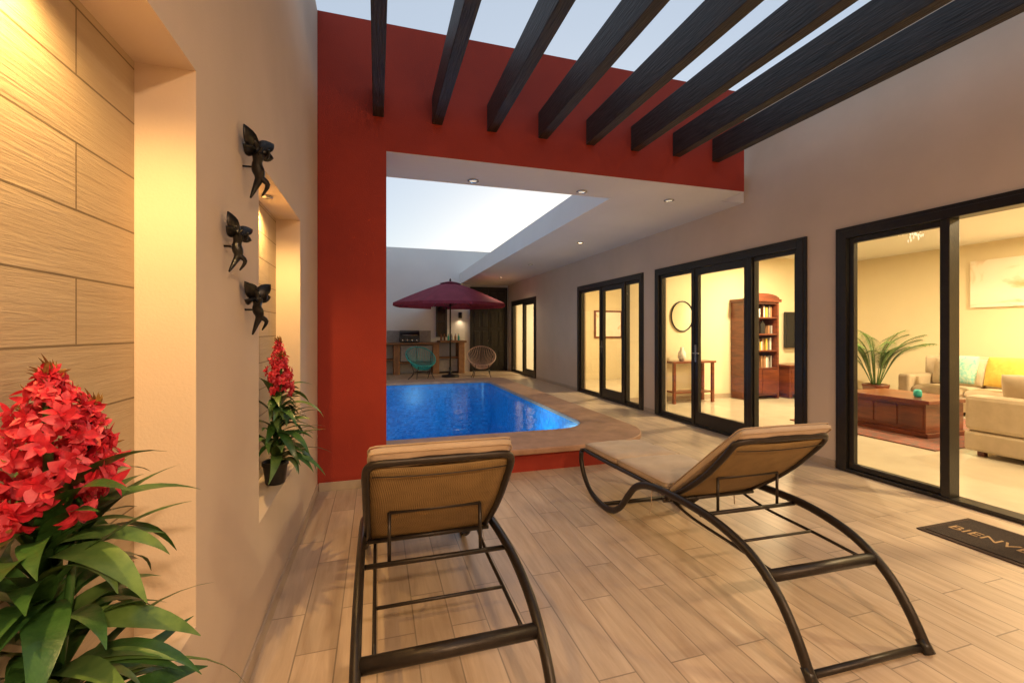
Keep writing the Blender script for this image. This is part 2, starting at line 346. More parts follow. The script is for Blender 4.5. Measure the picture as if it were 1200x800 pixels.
def flat(name,outs,z0,z1,mat,parent,bevel=0):
    c=bpy.data.curves.new(name,'CURVE'); c.dimensions='2D'; c.fill_mode='BOTH'
    for o in outs:
        s=c.splines.new('POLY'); s.points.add(len(o)-1)
        for i,q in enumerate(o): s.points[i].co=(q[0],q[1],0,1)
        s.use_cyclic_u=True
    c.extrude=(z1-z0)/2-bevel; c.bevel_depth=bevel; c.bevel_resolution=2
    ob=bpy.data.objects.new('tmp',c); link(ob); bpy.context.view_layer.update()
    me=bpy.data.meshes.new_from_object(ob.evaluated_get(bpy.context.evaluated_depsgraph_get()))
    bpy.data.objects.remove(ob)
    me.transform(Matrix.Translation((0,0,(z0+z1)/2))); me.materials.clear(); me.materials.append(mat)
    o=bpy.data.objects.new(name,me); link(o); o.parent=parent; o.matrix_parent_inverse=Matrix.Translation(-Vector(parent.location)); return o
pl=empty('swimming_pool',(1.2,7.4,0))
flat('coping',[outer,inner],.19,.25,M['coping'],pl,.01)
inner_w=rpoly([(-.24,4.83),(2.52,4.83),(2.52,10.22),(-.24,10.22)],[0,.45,.3,0])
flat('red_curb',[outer2,inner_w],0,.189,M['red'],pl)
inner_b=rpoly([(-.235,4.835),(2.515,4.835),(2.515,10.215),(-.235,10.215)],[0,.45,.3,0])
vs=[(x,y,.19) for x,y in inner_b]+[(x,y,-1.0) for x,y in inner_b]; n=len(inner_b)
mesh('basin',vs,[(i,(i+1)%n,n+(i+1)%n,n+i) for i in range(n)]+[tuple(range(n,2*n))],M['pool'],pl)
mesh('water',[(x,y,.175) for x,y in inner_b],[tuple(range(n))],M['water'],pl)

# ---------------------------------------------------------------- glass doors in right wall
def pane(name,y0,y1,z0,z1,x,parent):
    return mesh(name,[(x,y0,z0),(x,y1,z0),(x,y1,z1),(x,y0,z1)],[(3,2,1,0)],M['glass'],parent)
def frame(name,y0,y1,z0,z1,x0,x1,wd,parent,bot=None):
    bot=wd if bot is None else bot
    return boxes(name,[(x0,x1,y0,y0+wd,z0,z1),(x0,x1,y1-wd,y1,z0,z1),(x0,x1,y0+wd,y1-wd,z1-wd,z1),(x0,x1,y0+wd,y1-wd,z0,z0+bot)],M['black'],parent,bevel=.004)
def door_unit(name,y0,y1,parts,leaf=None,open_=()):
    d=empty(name,(XR,(y0+y1)/2,0))
    frame('outer_frame',y0,y1,.006,2.4,4.47,4.62,.075,d,.03)
    boxes('casing',[(4.478,4.499,y0-.035,y0,.006,2.435),(4.478,4.499,y1,y1+.035,.006,2.435),(4.478,4.499,y0,y1,2.4,2.435)],M['black'],d,bevel=.003)
    ed=[y0+.077]+list(parts)+[y1-.077]
    for i in range(len(ed)-1):
        if i in open_: continue
        a,b=ed[i]+.002,ed[i+1]-.002
        wd=.10 if leaf==i else .05
        off=0 if leaf==i else .012
        frame('sash_%d'%i,a,b,.04,2.322,4.49+off,4.545+off,wd,d,.18 if leaf==i else wd)
        pane('glass_%d'%i,a+wd-.01,b-wd+.01,.06,2.26,4.52+off,d)
    for q in parts:
        boxes('mullion',[(4.475,4.60,q-.03,q+.03,.036,2.324)],M['black'],d,bevel=.004)
    if leaf is not None:
        b=ed[leaf+1]-.055
        boxes('handle_plate',[(4.482,4.489,b-.02,b+.02,.95,1.2)],M['steel'],d)
        sweep('handle',cr([(4.485,b,1.08),(4.44,b,1.08),(4.43,b-.03,1.08),(4.43,b-.13,1.08)],4),.009,M['steel'],d)
    return d
door_unit('sliding_glass_door',.55,3.34,[1.5,2.46],None,(1,))
door_unit('glass_patio_door',3.735,6.43,[4.47,5.52],1)
door_unit('glass_patio_door',6.85,9.46,[7.45,8.38],1)
door_unit('glass_patio_door',12.38,14.8,[13.55],0)

d=empty('wooden_door',(3.78,15.28,0))
boxes('door_frame',[(3.1,3.18,15.2,15.3,0,2.95),(4.37,4.45,15.2,15.3,0,2.95),(3.18,4.37,15.2,15.3,2.87,2.95)],M['black'],d,bevel=.004)
boxes('door_leaves',[(3.182,3.77,15.24,15.29,.01,2.87),(3.78,4.368,15.24,15.29,.01,2.87)],M['black'],d,bevel=.004)
pp=[]
for x in (3.24,3.53,3.84,4.13):
    for z in (.15,.85,1.55,2.2): pp.append((x,x+.2,15.215,15.241,z,z+.55))
boxes('raised_panels',pp,M['black'],d,bevel=.012)
lathe('knob',[(0.001,0),(.03,.005),(.035,.03),(.02,.06),(0.001,.065)],(3.74,15.2,1.05),M['steel'],d)

# ---------------------------------------------------------------- lights helpers
WARM=(1,.74,.47)
def spot(name,loc,power,color=WARM,ang=150,blend=.8,rad=.03,rot=(0,0,0),parent=None):
    l=bpy.data.lights.new(name,'SPOT'); l.energy=power; l.color=color; l.spot_size=R(ang); l.spot_blend=blend; l.shadow_soft_size=rad
    o=bpy.data.objects.new(name,l); link(o); o.location=loc; o.rotation_euler=rot
    if parent: o.parent=parent; o.location=Vector(loc)-Vector(parent.location)
    return o
def point(name,loc,power,color=WARM,rad=.05,parent=None):
    l=bpy.data.lights.new(name,'POINT'); l.energy=power; l.color=color; l.shadow_soft_size=rad
    o=bpy.data.objects.new(name,l); link(o); o.location=loc
    if parent: o.parent=parent; o.location=Vector(loc)-Vector(parent.location)
    return o
def downlight(x,y,z,power,r=.045,color=WARM,ang=140,lit=True,rad=.05,rot=(0,0,0)):
    e=empty('recessed_downlight',(x,y,z))
    lathe('trim',[(r,-.001),(r+.018,-.003),(r+.018,-.008),(r,-.012),(r-.004,-.004)],(x,y,z),M['steel'],e,seg=20)
    lathe('lens',[(.001,-.0045),(r-.004,-.0045),(r-.004,-.0055),(.001,-.0055)],(x,y,z),M['lampon'] if lit else M['lampdim'],e,seg=20)
    if power: spot('bulb',(x,y,z-.03),power,color,ang,1,rad,rot,e)
for yy in ((n1[0]+n1[1])/2-.02,(n2[0]+n2[1])/2):
    e=empty('niche_downlight',(-.585,yy,nz[1]))
    lathe('trim',[(.02,-.001),(.03,-.003),(.03,-.01),(.02,-.014)],(-.585,yy,nz[1]),M['steel'],e,seg=16)
    lathe('lens',[(.001,-.005),(.02,-.005),(.02,-.008),(.001,-.008)],(-.585,yy,nz[1]),M['lampon'],e,seg=16)
    spot('bulb',(-.57,yy,nz[1]-.03),46,(1,.61,.21),165,.6,.015,(0,0,0),e)
for (x,y,pw) in ((1.0,4.75,0),(2.3,4.75,0),(3.5,4.75,0),(3.6,7.5,14),(3.6,10.3,0),(3.6,13.0,50)):
    downlight(x,y,zs-(.007 if y<4.58 else 0),pw,lit=pw>0)
for (x,y,pw) in ((.7,-1.85,560),(3.1,-1.85,340)): downlight(x,y,2.95,pw,color=(1,.66,.37),ang=170,rad=.10,r=.12,rot=(R(25),0,0))  # unseen lamps behind the camera, added for warm light on walls and floor

# ---------------------------------------------------------------- sun loungers
def lounger(loc,rz,ang,Lb=.76,hz=.37):
    e=empty('sun_lounger',loc,rz)
    prof=[(0,.018),(.07,.15),(.17,.275),(.32,.37),(.55,.42),(.82,.425),(1.1,.405),(1.3,.345),(1.42,.24),(1.54,.11),(1.68,.035),(1.86,.018),(2.04,.05),(2.17,.14),(2.235,.25),(2.235,.335)]
    W=.318
    for s in (-1,1):
        sweep('side_frame',cr([(s*W,y,z) for y,z in prof],5),.019,M['bronze'],e,True,flat=1.25)
        sweep('seat_rail',cr([(s*(W-.03),.95,.39),(s*(W-.03),1.3,.385),(s*(W-.03),1.8,.36),(s*(W-.03),2.25,.345)],4),.014,M['bronze'],e,True)
        sweep('foot_cap',[(s*W,-.012,.003),(s*W,.02,.05)],.024,M['black'],e,True)
    def bar(n,y,z,r,w=W): sweep(n,[(-w,y,z),(w,y,z)],r,M['bronze'],e,True,seg=12)
    bar('rear_crossbar',.22,.305,.027); bar('rear_foot_bar',.01,.02,.015); bar('front_foot_bar',1.84,.02,.015)
    bar('seat_end_bar',2.25,.345,.016); bar('hinge_bar',1.0,hz-.01,.014); bar('prop_bar',.66,.405,.011)
    a=R(ang); hy=1.0
    by,bz=-math.cos(a),math.sin(a); ny,nzz=math.sin(a),math.cos(a)
    def B(x,s,n=0): return (x,hy+by*s+ny*n,hz+bz*s+nzz*n)
    w=.293; T=Lb; bow=lambda s:-.035*math.sin(math.pi*max(0,min(s/Lb,1)))
    path=[B(-w,s*T,bow(s*T)) for s in (0,.2,.4,.6,.8,.9)]+[B(-w+.01,.96*T,.0),B(-w+.05,.995*T,0)]+[B(x,T,0) for x in (-.15,0,.15)]+[B(w-.05,.995*T,0),B(w-.01,.96*T,0)]+[B(w,s*T,bow(s*T)) for s in (.9,.8,.6,.4,.2,0)]
    sweep('back_frame',cr(path,4),.0165,M['bronze'],e,True)
    sweep('back_crossbar',[B(-w,.05,-.03),B(w,.05,-.03)],.012,M['bronze'],e,True)
    V=[];F=[];nx,ns=10,14
    for i in range(ns+1):
        s=.0+(T-.03-.0)*i/ns
        for j in range(nx+1):
            x=-w+.012+(2*w-.024)*j/nx
            V.append(B(x,s,bow(s)-.012*(1-(x/w)**2)))
    for i in range(ns):
        for j in range(nx):
            q=i*(nx+1)+j; F.append((q,q+1,q+nx+2,q+nx+1))
    sl=mesh('back_sling',V,F,M['sling'],e,True,True)
    md=sl.modifiers.new('s','SOLIDIFY'); md.thickness=.004
    for s_,nm in ((.03,'sling_hem_low'),(T-.06,'sling_hem_top')):
        sweep(nm,[B(x,s_,bow(s_)-.0155-.012*(1-(x/w)**2)) for x in (-.27,-.18,-.09,0,.09,.18,.27)],.0028,M['bronze'],e,True,seg=6)
    V=[];F=[]
    for i in range(ns+1):
        y=1.0+(2.24-1.0)*i/ns; z=.383-.038*(i/ns)
        for j in range(nx+1):
            x=-.288+.576*j/nx; V.append((x,y,z-.01*(1-(x/.288)**2)))
    for i in range(ns):
        for j in range(nx):
            q=i*(nx+1)+j; F.append((q,q+1,q+nx+2,q+nx+1))
    mesh('seat_sling',V,F,M['sling'],e,True,True)
    for s in (-1,1):
        sweep('prop_strut',[B(s*.2,.40,-.045),(s*.2,.665,.395)],.008,M['bronze'],e,True)
        sweep('recline_rail',cr([(s*.26,.99,.355),(s*.26,.8,.325),(s*.26,.5,.32),(s*.26,.24,.31)],3),.008,M['bronze'],e,True)
    sweep('prop_crosspiece',[B(-.2,.40,-.045),B(.2,.40,-.045)],.008,M['bronze'],e,True)
    sweep('recline_crosspiece',[(-.26,.5,.32),(.26,.5,.32)],.007,M['bronze'],e,True)
    c=B(0,T*.5+.035,.030); pillow('back_cushion',c,(1,0,0),(0,by,bz),(0,ny,nzz),.575,T+.03,.068,M['cushion'],e,True,wob=.003,pipe=M['piping'])
    pillow('seat_cushion_1',(0,1.34,.42),(1,0,0),(0,1,-.042),(0,.042,1),.575,.64,.07,M['cushion'],e,True,wob=.003,pipe=M['piping'])
    pillow('seat_cushion_2',(0,1.955,.395),(1,0,0),(0,1,-.042),(0,.042,1),.575,.60,.07,M['cushion'],e,True,wob=.003,pipe=M['piping'])
    for s in (-1,1):
        sweep('tie',cr([(s*.30,1.12,.40),(s*.325,1.12,.36),(s*.318,1.13,.29),(s*.33,1.14,.22)],4),.005,M['cushion'],e,True,flat=.3)
    return e
lounger((.25,1.31,0),0,44)
lounger((1.97,1.335,0),R(-2),40)

# ---------------------------------------------------------------- doormat
d=empty('doormat',(3.92,1.73,0))
bev(boxes('rubber_base',[(3.66,4.22,1.26,2.18,.001,.009)],M['matb'],d),.003)
bev(boxes('coir',[(3.695,4.185,1.295,2.145,.0092,.014)],M['mat'],d),.002)
t=bpy.data.curves.new('lettering','FONT'); t.body='BIENVENIDOS'; t.size=.13; t.extrude=.0008; t.space_character=1.0
o=bpy.data.objects.new('lettering',t); link(o); o.data.materials.append(M['letter']); o.parent=d; o.location=Vector((3.87,2.12,.0152))-Vector(d.location); o.rotation_euler=(0,0,R(-90))

# ---------------------------------------------------------------- blades (leaves / petals)
def blade(V,F,p,d,nrm,L,Wd,droop,n=7,fold=.25,shape=.75,minx=None,tw=0):
    p=Vector(p); d=Vector(d).normalized(); nrm=Vector(nrm); nrm=(nrm-d*nrm.dot(d)).normalized()
    b=len(V)
    for i in range(n+1):
        s=i/n; side=d.cross(nrm)
        wv=Wd*.5*max(.03,math.sin(math.pi*min(1,(s*.94+.06))**shape))
        for k in (-1,0,1):
            q=p+side*(k*wv)+nrm*(abs(k)*wv*fold)
            if minx is not None and q.x<minx: q.x=minx+random.random()*.004
            V.append(q)
        if i<n:
            q=Quaternion(side,-droop/n); d=(q@d).normalized(); nrm=(q@nrm)
            if tw: nrm=Quaternion(d,tw/n)@nrm
            nrm=(nrm-d*nrm.dot(d)).normalized()
            p=p+d*(L/n)
    for i in range(n):
        for k in (0,1):
            a=b+i*3+k; F.append((a,a+1,a+4,a+3))
def rdir(az,el): return Vector((math.cos(az)*math.cos(el),math.sin(az)*math.cos(el),math.sin(el)))
def potted(loc,seed,tips,nleaf=60):
    random.seed(seed); x0,y0,z0=loc; e=empty('potted_flowers',loc); mx=-.643
    lathe('pot',[(.045,0),(.05,.005),(.062,.10),(.068,.105),(.068,.125),(.06,.125),(.058,.108)],loc,M['pot'],e)
    lathe('soil',[(.001,.10),(.058,.10),(.058,.106),(.001,.106)],loc,M['soil'],e)
    V=[];F=[];V2=[];F2=[];PV=[];PF=[];QV=[];QF=[];BV=[];BF=[];stems=[]
    for si,(tp,nb,hl,wr) in enumerate(tips):
        base=Vector((x0+random.uniform(-.02,.02),y0+random.uniform(-.02,.02),z0+.1))
        tp=Vector((x0+tp[0],y0+tp[1],z0+tp[2])); mid=(base+tp)/2+Vector((.01,random.uniform(-.02,.02),0))
        st=cr([base,mid,tp],8); stems.append(st)
        ax=(tp-mid).normalized()
        for k in range(nb):
            f=(k/nb)**1.1; pos=tp-ax*(hl*(1-f))
            az=k*2.4+random.uniform(-.5,.5); out=rdir(az,R(-5+65*f*f+random.uniform(-20,20)))
            rr=wr*(1-f**1.6)*random.uniform(.45,1.1)+.006; c=pos+out*rr; sz=.033*(1-.45*f)
            up=out.orthogonal().normalized()
            for j in range(6):
                pd=(Quaternion(out,j*math.pi/3+random.uniform(-.35,.35))@up)
                dd=(pd*1.0+out*random.uniform(.1,1.4)).normalized()
                tg=(PV,PF) if random.random()<.62 else (QV,QF)
                blade(tg[0],tg[1],c,dd,out,sz*random.uniform(.7,1.25),sz*random.uniform(.42,.70),random.uniform(-.4,1.5),5,random.uniform(.1,.5),.9,mx,random.uniform(-.9,.9))
            if k%3==0:
                dd=(out+Vector((0,0,.3))).normalized()
                blade(BV,BF,c+out*.006,dd,dd.orthogonal(),sz*.6,.006,.4,4,.5,.8,mx)
        for k in range(22):
            az=k*2.4; out=rdir(az,R(random.uniform(35,85))); c=tp+out*.014*random.random()-ax*.018*random.random()
            blade(BV,BF,c,out,out.orthogonal(),random.uniform(.018,.036),.011,.3,4,.5,.8,mx)
    for k in range(nleaf):
        az=k*2.399+random.uniform(-.25,.25); 
        f=random.random(); h=.08+.43*f
        out=rdir(az,R(random.uniform(15,72)))
        if out.x<-.1: out.x*=-.35 if random.random()<.6 else .25; out.normalize()
        p=(x0+out.x*.01,y0+out.y*.015,z0+h)
        L=random.uniform(.19,.37)*(1-.25*f)
        tgt=(V,F) if random.random()<.7 else (V2,F2)
        blade(tgt[0],tgt[1],p,out,Vector((0,0,1))-out*.1,L,random.uniform(.036,.060),random.uniform(.8,2.1),10,.2,.75,mx,random.uniform(-.7,.7))
    sweeps('stems',stems,.007,M['leaf'],e)
    mesh('dark_leaves',V,F,M['leaf'],e,smooth=True); mesh('light_leaves',V2,F2,M['leaf2'],e,smooth=True)
    mesh('petals',PV,PF,M['petal'],e,smooth=True); mesh('pink_petals',QV,QF,M['petal2'],e,smooth=True); mesh('buds',BV,BF,M['bud'],e,smooth=True)
potted((-.56,.985,.551),3,[((.005,.0,.775),135,.225,.082),((.03,.07,.705),55,.14,.042)],92)
potted((-.545,2.76,.551),11,[((.01,.03,.79),85,.25,.062),((.04,-.05,.71),60,.19,.052)],80)

# ---------------------------------------------------------------- winged wall sculptures
def winged(loc,rot,s=1.0):
    e=empty('winged_wall_sculpture',loc); e.rotation_euler=rot
    body=cr([(.03,-.012,.10),(.042,-.012,.085),(.05,-.005,.06),(.05,.0,.035),(.045,.008,.005),(.05,.015,-.03),(.038,.012,-.065),(.022,.0,-.11)],4)
    sweep('body',[v*s for v in body],[.004*s,.017*s,.012*s,.021*s,.016*s,.022*s,.015*s,.010*s,.003*s],M['sculpt'],e,True,seg=12)
    sweep('arm_1',[v*s for v in cr([(.05,.01,.055),(.075,.02,.04),(.085,.0,.065)],4)],.005*s,M['sculpt'],e,True,seg=6)
    sweep('arm_2',[v*s for v in cr([(.045,-.015,.055),(.06,-.045,.04),(.075,-.05,.06)],4)],.005*s,M['sculpt'],e,True,seg=6)
    sweep('leg',[v*s for v in cr([(.048,.012,-.03),(.075,.02,-.055),(.055,.025,-.095)],4)],[.014*s,.009*s,.003*s],M['sculpt'],e,True,seg=8)
    V=[];F=[]
    o=Vector((.035,.0,.045))
    for d,L,Wd in (((.75,.25,.75),.10,.05),((.9,.3,.05),.075,.04),((.15,-.75,.65),.105,.05),((.1,-.9,-.1),.08,.04),((.1,.9,.55),.09,.045)):
        blade(V,F,o*s,d,(.6,-.2,-.6) if d[0]<.5 else (0,-1,0),L*s,Wd*s,.7,8,.25,1.15)
    w=mesh('wings',V,F,M['sculpt'],e,True,True); md=w.modifiers.new('s','SOLIDIFY'); md.thickness=.004; md.offset=0
    sweep('mount_pin',[(0,0,0.0),(.045*s,0,0)],.004,M['sculpt'],e,True)
winged((-.499,1.95,2.04),(R(6),0,0),1.08); winged((-.499,1.73,1.69),(R(-10),0,R(4)),.82); winged((-.499,1.98,1.485),(R(14),0,0),.93)

# ---------------------------------------------------------------- umbrella
u=empty('patio_umbrella',(2.15,13.6,0)); cx,cy=2.15,13.6
sweep('pole',[(cx,cy,.05),(cx,cy,2.98)],.024,M['black'],u,seg=12)
lathe('base',[(.26,0.001),(.27,.02),(.25,.06),(.08,.08),(.04,.12),(.04,.3),(.03,.31)],(cx,cy,0),M['black'],u)
V=[];F=[];RN=8;sub=6;rings=8
for i in range(rings+1):
    f=i/rings; 
    for k in range(RN*sub):
        a=2*math.pi*k/(RN*sub)+.2; loc=(k%sub)/sub; sag=math.sin(math.pi*loc)
        r=1.75*f*(1-.055*sag*f); z=2.93-.70*f**1.15-.05*sag*f*(1-f)
        V.append((cx+r*math.cos(a),cy+r*math.sin(a),z))
K=RN*sub
for k in range(K): x,y,z=V[rings*K+k]; V.append((cx+(x-cx)*1.005,cy+(y-cy)*1.005,z-.08))
for i in range(rings+1):
    for k in range(K): l=(k+1)%K; F.append((i*K+k,i*K+l,(i+1)*K+l,(i+1)*K+k))
mesh('canopy',V,F,M['maroon'],u,smooth=False)
sweeps('ribs',[[(cx,cy,2.87),(cx+1.73*math.cos(.2+k*math.pi/4),cy+1.73*math.sin(.2+k*math.pi/4),2.215)] for k in range(8)]+[[(cx,cy,2.15),(cx+.8*math.cos(.2+k*math.pi/4),cy+.8*math.sin(.2+k*math.pi/4),2.55)] for k in range(8)],.009,M['black'],u)
lathe('finial',[(.02,0),(.035,.03),(.02,.07),(.002,.1)],(cx,cy,2.93),M['black'],u)
lathe('vent_cap',[(.34,-.02),(.2,.02),(.001,.06)],(cx,cy,2.88),M['maroon'],u,seg=8,smooth=False)

# ---------------------------------------------------------------- acapulco chairs
def acapulco(loc,rz,mat):
    e=empty('acapulco_chair',loc,rz)
    def rim(a):
        x=.42*math.sin(a)*(1.0+.12*math.cos(a)); f=(math.cos(a)+1)/2
        return Vector((x,.36-.80*f,.42+.52*f**1.3))
    rimp=[rim(2*math.pi*k/40) for k in range(40)]
    sweep('rim',rimp,.014,mat,e,True,closed=True,seg=8)
    c=Vector((0,.02,.30)); small=[c+Vector((.10*math.sin(2*math.pi*k/20),.08*math.cos(2*math.pi*k/20+math.pi),.0)) for k in range(20)]
    sweep('seat_ring',small,.008,mat,e,True,closed=True,seg=6)
    paths=[]
    for k in range(44):
        a=2*math.pi*k/44; s=c+Vector((.10*math.sin(a),-.08*math.cos(a),0)); r=rim(a); m=(s+r)/2-Vector((0,-.0,.05)); paths.append(cr([s,m,r],4))
    sweeps('cords',paths,.0075,mat,e,True,seg=5)
    sweeps('legs',[cr([rim(R(60))*.98,(.24,.0,.25),(.30,-.30,.01)],4),cr([rim(R(-60))*.98,(-.24,.0,.25),(-.30,-.30,.01)],4),cr([rim(R(150)),(.2,.2,.25),(.27,.34,.01)],4),cr([rim(R(-150)),(-.2,.2,.25),(-.27,.34,.01)],4),[(.24,0,.25),(-.24,0,.25)],[(.2,.2,.25),(-.2,.2,.25)],[(.24,0,.25),(.2,.2,.25)],[(-.24,0,.25),(-.2,.2,.25)]],.01,M['black'],e,True,seg=8)
acapulco((1.22,12.9,0),R(195),M['teal']); acapulco((2.95,12.8,0),R(170),M['peach'])

# ---------------------------------------------------------------- outdoor kitchen
k=empty('outdoor_kitchen_counter',(1.0,14.9,0))
boxes('piers',[(-.4,-.1,14.65,15.29,0,.96),(.5,.7,14.65,15.29,0,.96),(1.75,1.95,14.65,15.29,0,.96),(2.6,2.8,14.65,15.29,0,1.02)],M['brick'],k,bevel=.01)
boxes('worktop',[(-.45,1.95,14.58,15.29,.961,1.03)],M['wood'],k,bevel=.01)
boxes('bar_top',[(1.955,2.85,14.55,15.29,1.021,1.09)],M['wood'],k,bevel=.01)
boxes('shelves',[(-.1,.5,14.72,15.28,.45,.5),(.7,1.75,14.72,15.28,.35,.4),(1.95,2.6,14.72,15.28,.5,.54)],M['wood'],k)
boxes('cabinet_doors',[(.72,1.22,14.70,14.72,.42,.94),(1.235,1.735,14.70,14.72,.42,.94),(1.97,2.58,14.78,14.8,.06,.48)],M['grey'],k,bevel=.006)
boxes('backsplash',[(.3,1.75,15.28,15.299,1.04,1.42)],M['grey'],k)
g=empty('barbecue_grill',(1.0,14.9,1.03))
V=[];n=12
for x in (.7,1.32):
    for i in range(n+1):
        a=math.pi*i/n; V.append((x,14.9-.24*math.cos(a),1.19+.24*math.sin(a)))
F=[(i,i+1,n+2+i,n+1+i) for i in range(n)]+[tuple(range(n+1)),tuple(range(n+1,2*n+2))[::-1]]
mesh('hood',V,F,M['black'],g)
boxes('firebox',[(.69,1.33,14.67,15.13,1.05,1.188)],M['black'],g,bevel=.01)
sweep('hood_handle',[(.78,14.63,1.27),(1.24,14.63,1.27)],.012,M['steel'],g)
boxes('knobs',[(.76+.15*i,.80+.15*i,14.64,14.67,1.09,1.13) for i in range(4)],M['steel'],g,bevel=.008)
boxes('feet',[(.72,.76,14.7,15.1,1.031,1.05),(1.26,1.30,14.7,15.1,1.031,1.05)],M['black'],g)
wn=empty('window',(2.1,15.29,1.7)); 
boxes('frame',[(1.92,1.97,15.25,15.299,1.2,2.28),(2.25,2.3,15.25,15.299,1.2,2.28),(1.97,2.25,15.25,15.299,2.23,2.28),(1.97,2.25,15.25,15.299,1.2,1.25),(1.97,2.25,15.26,15.299,1.72,1.75)],M['black'],wn)
boxes('pane',[(1.97,2.25,15.28,15.29,1.25,2.23)],M['screen'],wn)
random.seed(5)
for i in range(6):
    x=2.05+.12*i; lathe('bottle',[(.03,0),(.032,.02),(.032,.13),(.012,.17),(.012,.22),(.001,.22)],(x,14.9+.05*(i%2),1.091),M[random.choice(['teal','brick','mahog','steel'])],None,seg=12)
def sconce(x,y,z,p,ny=-1):
    e=empty('wall_sconce',(x,y,z))
    boxes('backplate',[(x-.05,x+.05,y-.02,y-.001,z-.1,z+.1)],M['black'],e,bevel=.004)
    lathe('shade',[(.045,-.1),(.055,-.1),(.055,.1),(.045,.1)],(x,y-.12,z),M['black'],e)
    boxes('bracket',[(x-.012,x+.012,y-.07,y-.02,z-.015,z+.015)],M['black'],e)
    spot('bulb_down',(x,y-.12,z-.13),p,(1,.72,.42),150,1,.03,(0,0,0),e)
sconce(2.75,15.3,1.95,5)

# ---------------------------------------------------------------- interior furniture
def sofa(loc,rz,w,dp=.95,seat=.42,back=.85,name='sofa'):
    e=empty(name,loc,rz)
    boxes('base',[(-w/2,w/2,-dp/2,dp/2,.06,.28)],M['sofa'],e,True,bevel=.03)
    boxes('feet',[(sx*(w/2-.12)-.03,sx*(w/2-.12)+.03,sy*(dp/2-.1)-.03,sy*(dp/2-.1)+.03,.005,.06) for sx in(-1,1) for sy in(-1,1)],M['mahog'],e,True)
    boxes('back',[(-w/2,w/2,dp/2-.22,dp/2,.281,back-.1)],M['sofa'],e,True,bevel=.05)
    n=max(2,round(w/.8)); iw=(w-.4)/n
    for i in range(n):
        x=-w/2+.2+iw*(i+.5)
        pillow('seat_cushion_%d'%i,(x,-.1,.36),(1,0,0),(0,1,0),(0,0,1),iw,dp-.26,.18,M['sofa'],e,True)
        pillow('back_cushion_%d'%i,(x,dp/2-.3,.68),(1,0,0),(0,.25,1),(0,-1,.25),iw*.98,.5,.2,M['sofa'],e,True,p=4,q=.4)
    for s in(-1,1): bev(boxes('arm',[(s*w/2-(.2 if s>0 else 0),s*w/2+(.2 if s<0 else 0),-dp/2+.002,dp/2-.23,.281,.62)],M['sofa'],e,True),.05,4)
    return e
sofa((9.7,4.1,0),R(-90),3.4,back=1.05)
sofa((6.9,2.15,0),R(90),2.4,dp=1.0,back=.78)
def tp(loc,mat,rz=0,s=.48):
    e=empty('throw_pillow',loc,rz); pillow('pillow',(0,0,0),(0,1,0),(.3,0,1),(1,0,-.3),s,s,.16,mat,e,True,p=3,q=.5)
tp((9.35,4.95,.76),M['teal2']); tp((9.32,4.35,.76),M['yellow']); tp((9.35,3.4,.76),M['teal2'])
c=empty('coffee_table',(7.15,4.35,0))
boxes('top',[(6.7,7.6,3.85,4.95,.46,.51)],M['mahog'],c,bevel=.008)
boxes('body',[(6.78,7.52,3.93,4.87,.08,.459)],M['mahog'],c,bevel=.006)
boxes('drawer_fronts',[(6.765,6.779,3.96+.3*i,4.22+.3*i,.14,.41) for i in range(3)],M['mahog'],c,bevel=.005)
boxes('plinth',[(6.74,7.56,3.89,4.91,.022,.08)],M['mahog'],c,bevel=.004)
boxes('rug',[(6.2,8.9,3.5,5.4,.006,.02)],M['rug'])
e=empty('candle_jar',(7.0,4.15,.511)); lathe('jar',[(.035,0),(.045,.02),(.045,.08),(.03,.1)],(7.0,4.15,.511),M['teal'],e)
def palm(loc,name='potted_palm'):
    random.seed(4); e=empty(name,loc); x,y,z=loc
    lathe('pot',[(.13,0),(.15,.02),(.19,.38),(.2,.40),(.2,.43),(.17,.43),(.17,.4)],loc,M['mahog'],e); lathe('soil',[(.001,.39),(.17,.39),(.17,.4),(.001,.4)],loc,M['soil'],e)
    V=[];F=[];st=[]
    for k in range(28):
        az=k*2.4; el=R(random.uniform(66,88)); L=random.uniform(.85,1.35)
        p=Vector((x+.05*math.cos(az),y+.05*math.sin(az),z+.4)); d=rdir(az,el); pts=[p.copy()]; n=18
        for i in range(n):
            side=d.cross(Vector((0,0,1))).normalized(); f=i/n; d=(Quaternion(side,-(.01 if f<.4 else random.uniform(.07,.14)))@d).normalized(); p=p+d*L/n; pts.append(p.copy())
            if f>.33:
                for s in(-1,1):
                    for q in(0,.33,.66):
                        dd=(side*s+d*1.1+Vector((0,0,.1))).normalized()
                        blade(V,F,p-d*(L/n)*q,dd,(0,0,1),.20*math.sin(math.pi*(f-.22)/.82),.015,.9,4,.2)
        st.append(pts)
    sweeps('stalks',st,.006,M['leaf2'],e,seg=5); mesh('fronds',V,F,M['leaf2'],e,smooth=True)
palm((8.6,5.75,0.02))
a=empty('wall_painting',(10.48,4.4,2.2)); boxes('canvas',[(10.455,10.495,3.5,5.37,1.83,2.68)],M['art'],a,bevel=.004)
a=empty('wall_painting',(6.4,11.58,1.7)); boxes('frame',[(6.0,6.9,11.56,11.598,1.2,2.0)],M['mahog'],a,bevel=.004); boxes('canvas',[(6.05,6.85,11.553,11.56,1.25,1.95)],M['art'],a)
ch=empty('crystal_chandelier',(7.2,4.35,2.95)); 
lathe('ceiling_plate',[(.17,0),(.19,-.01),(.19,-.03),(.001,-.03)],(7.2,4.35,2.998),M['steel'],ch)
random.seed(9); cp=[];V=[];F=[]
for i in range(36):
    a=random.random()*6.283; r=.18*math.sqrt(random.random()); xx,yy=7.2+r*math.cos(a),4.35+r*math.sin(a); l=random.uniform(.08,.30); cp.append([(xx,yy,2.968),(xx,yy,2.968-l)])
sweeps('wires',cp,.0015,M['steel'],ch,seg=4)
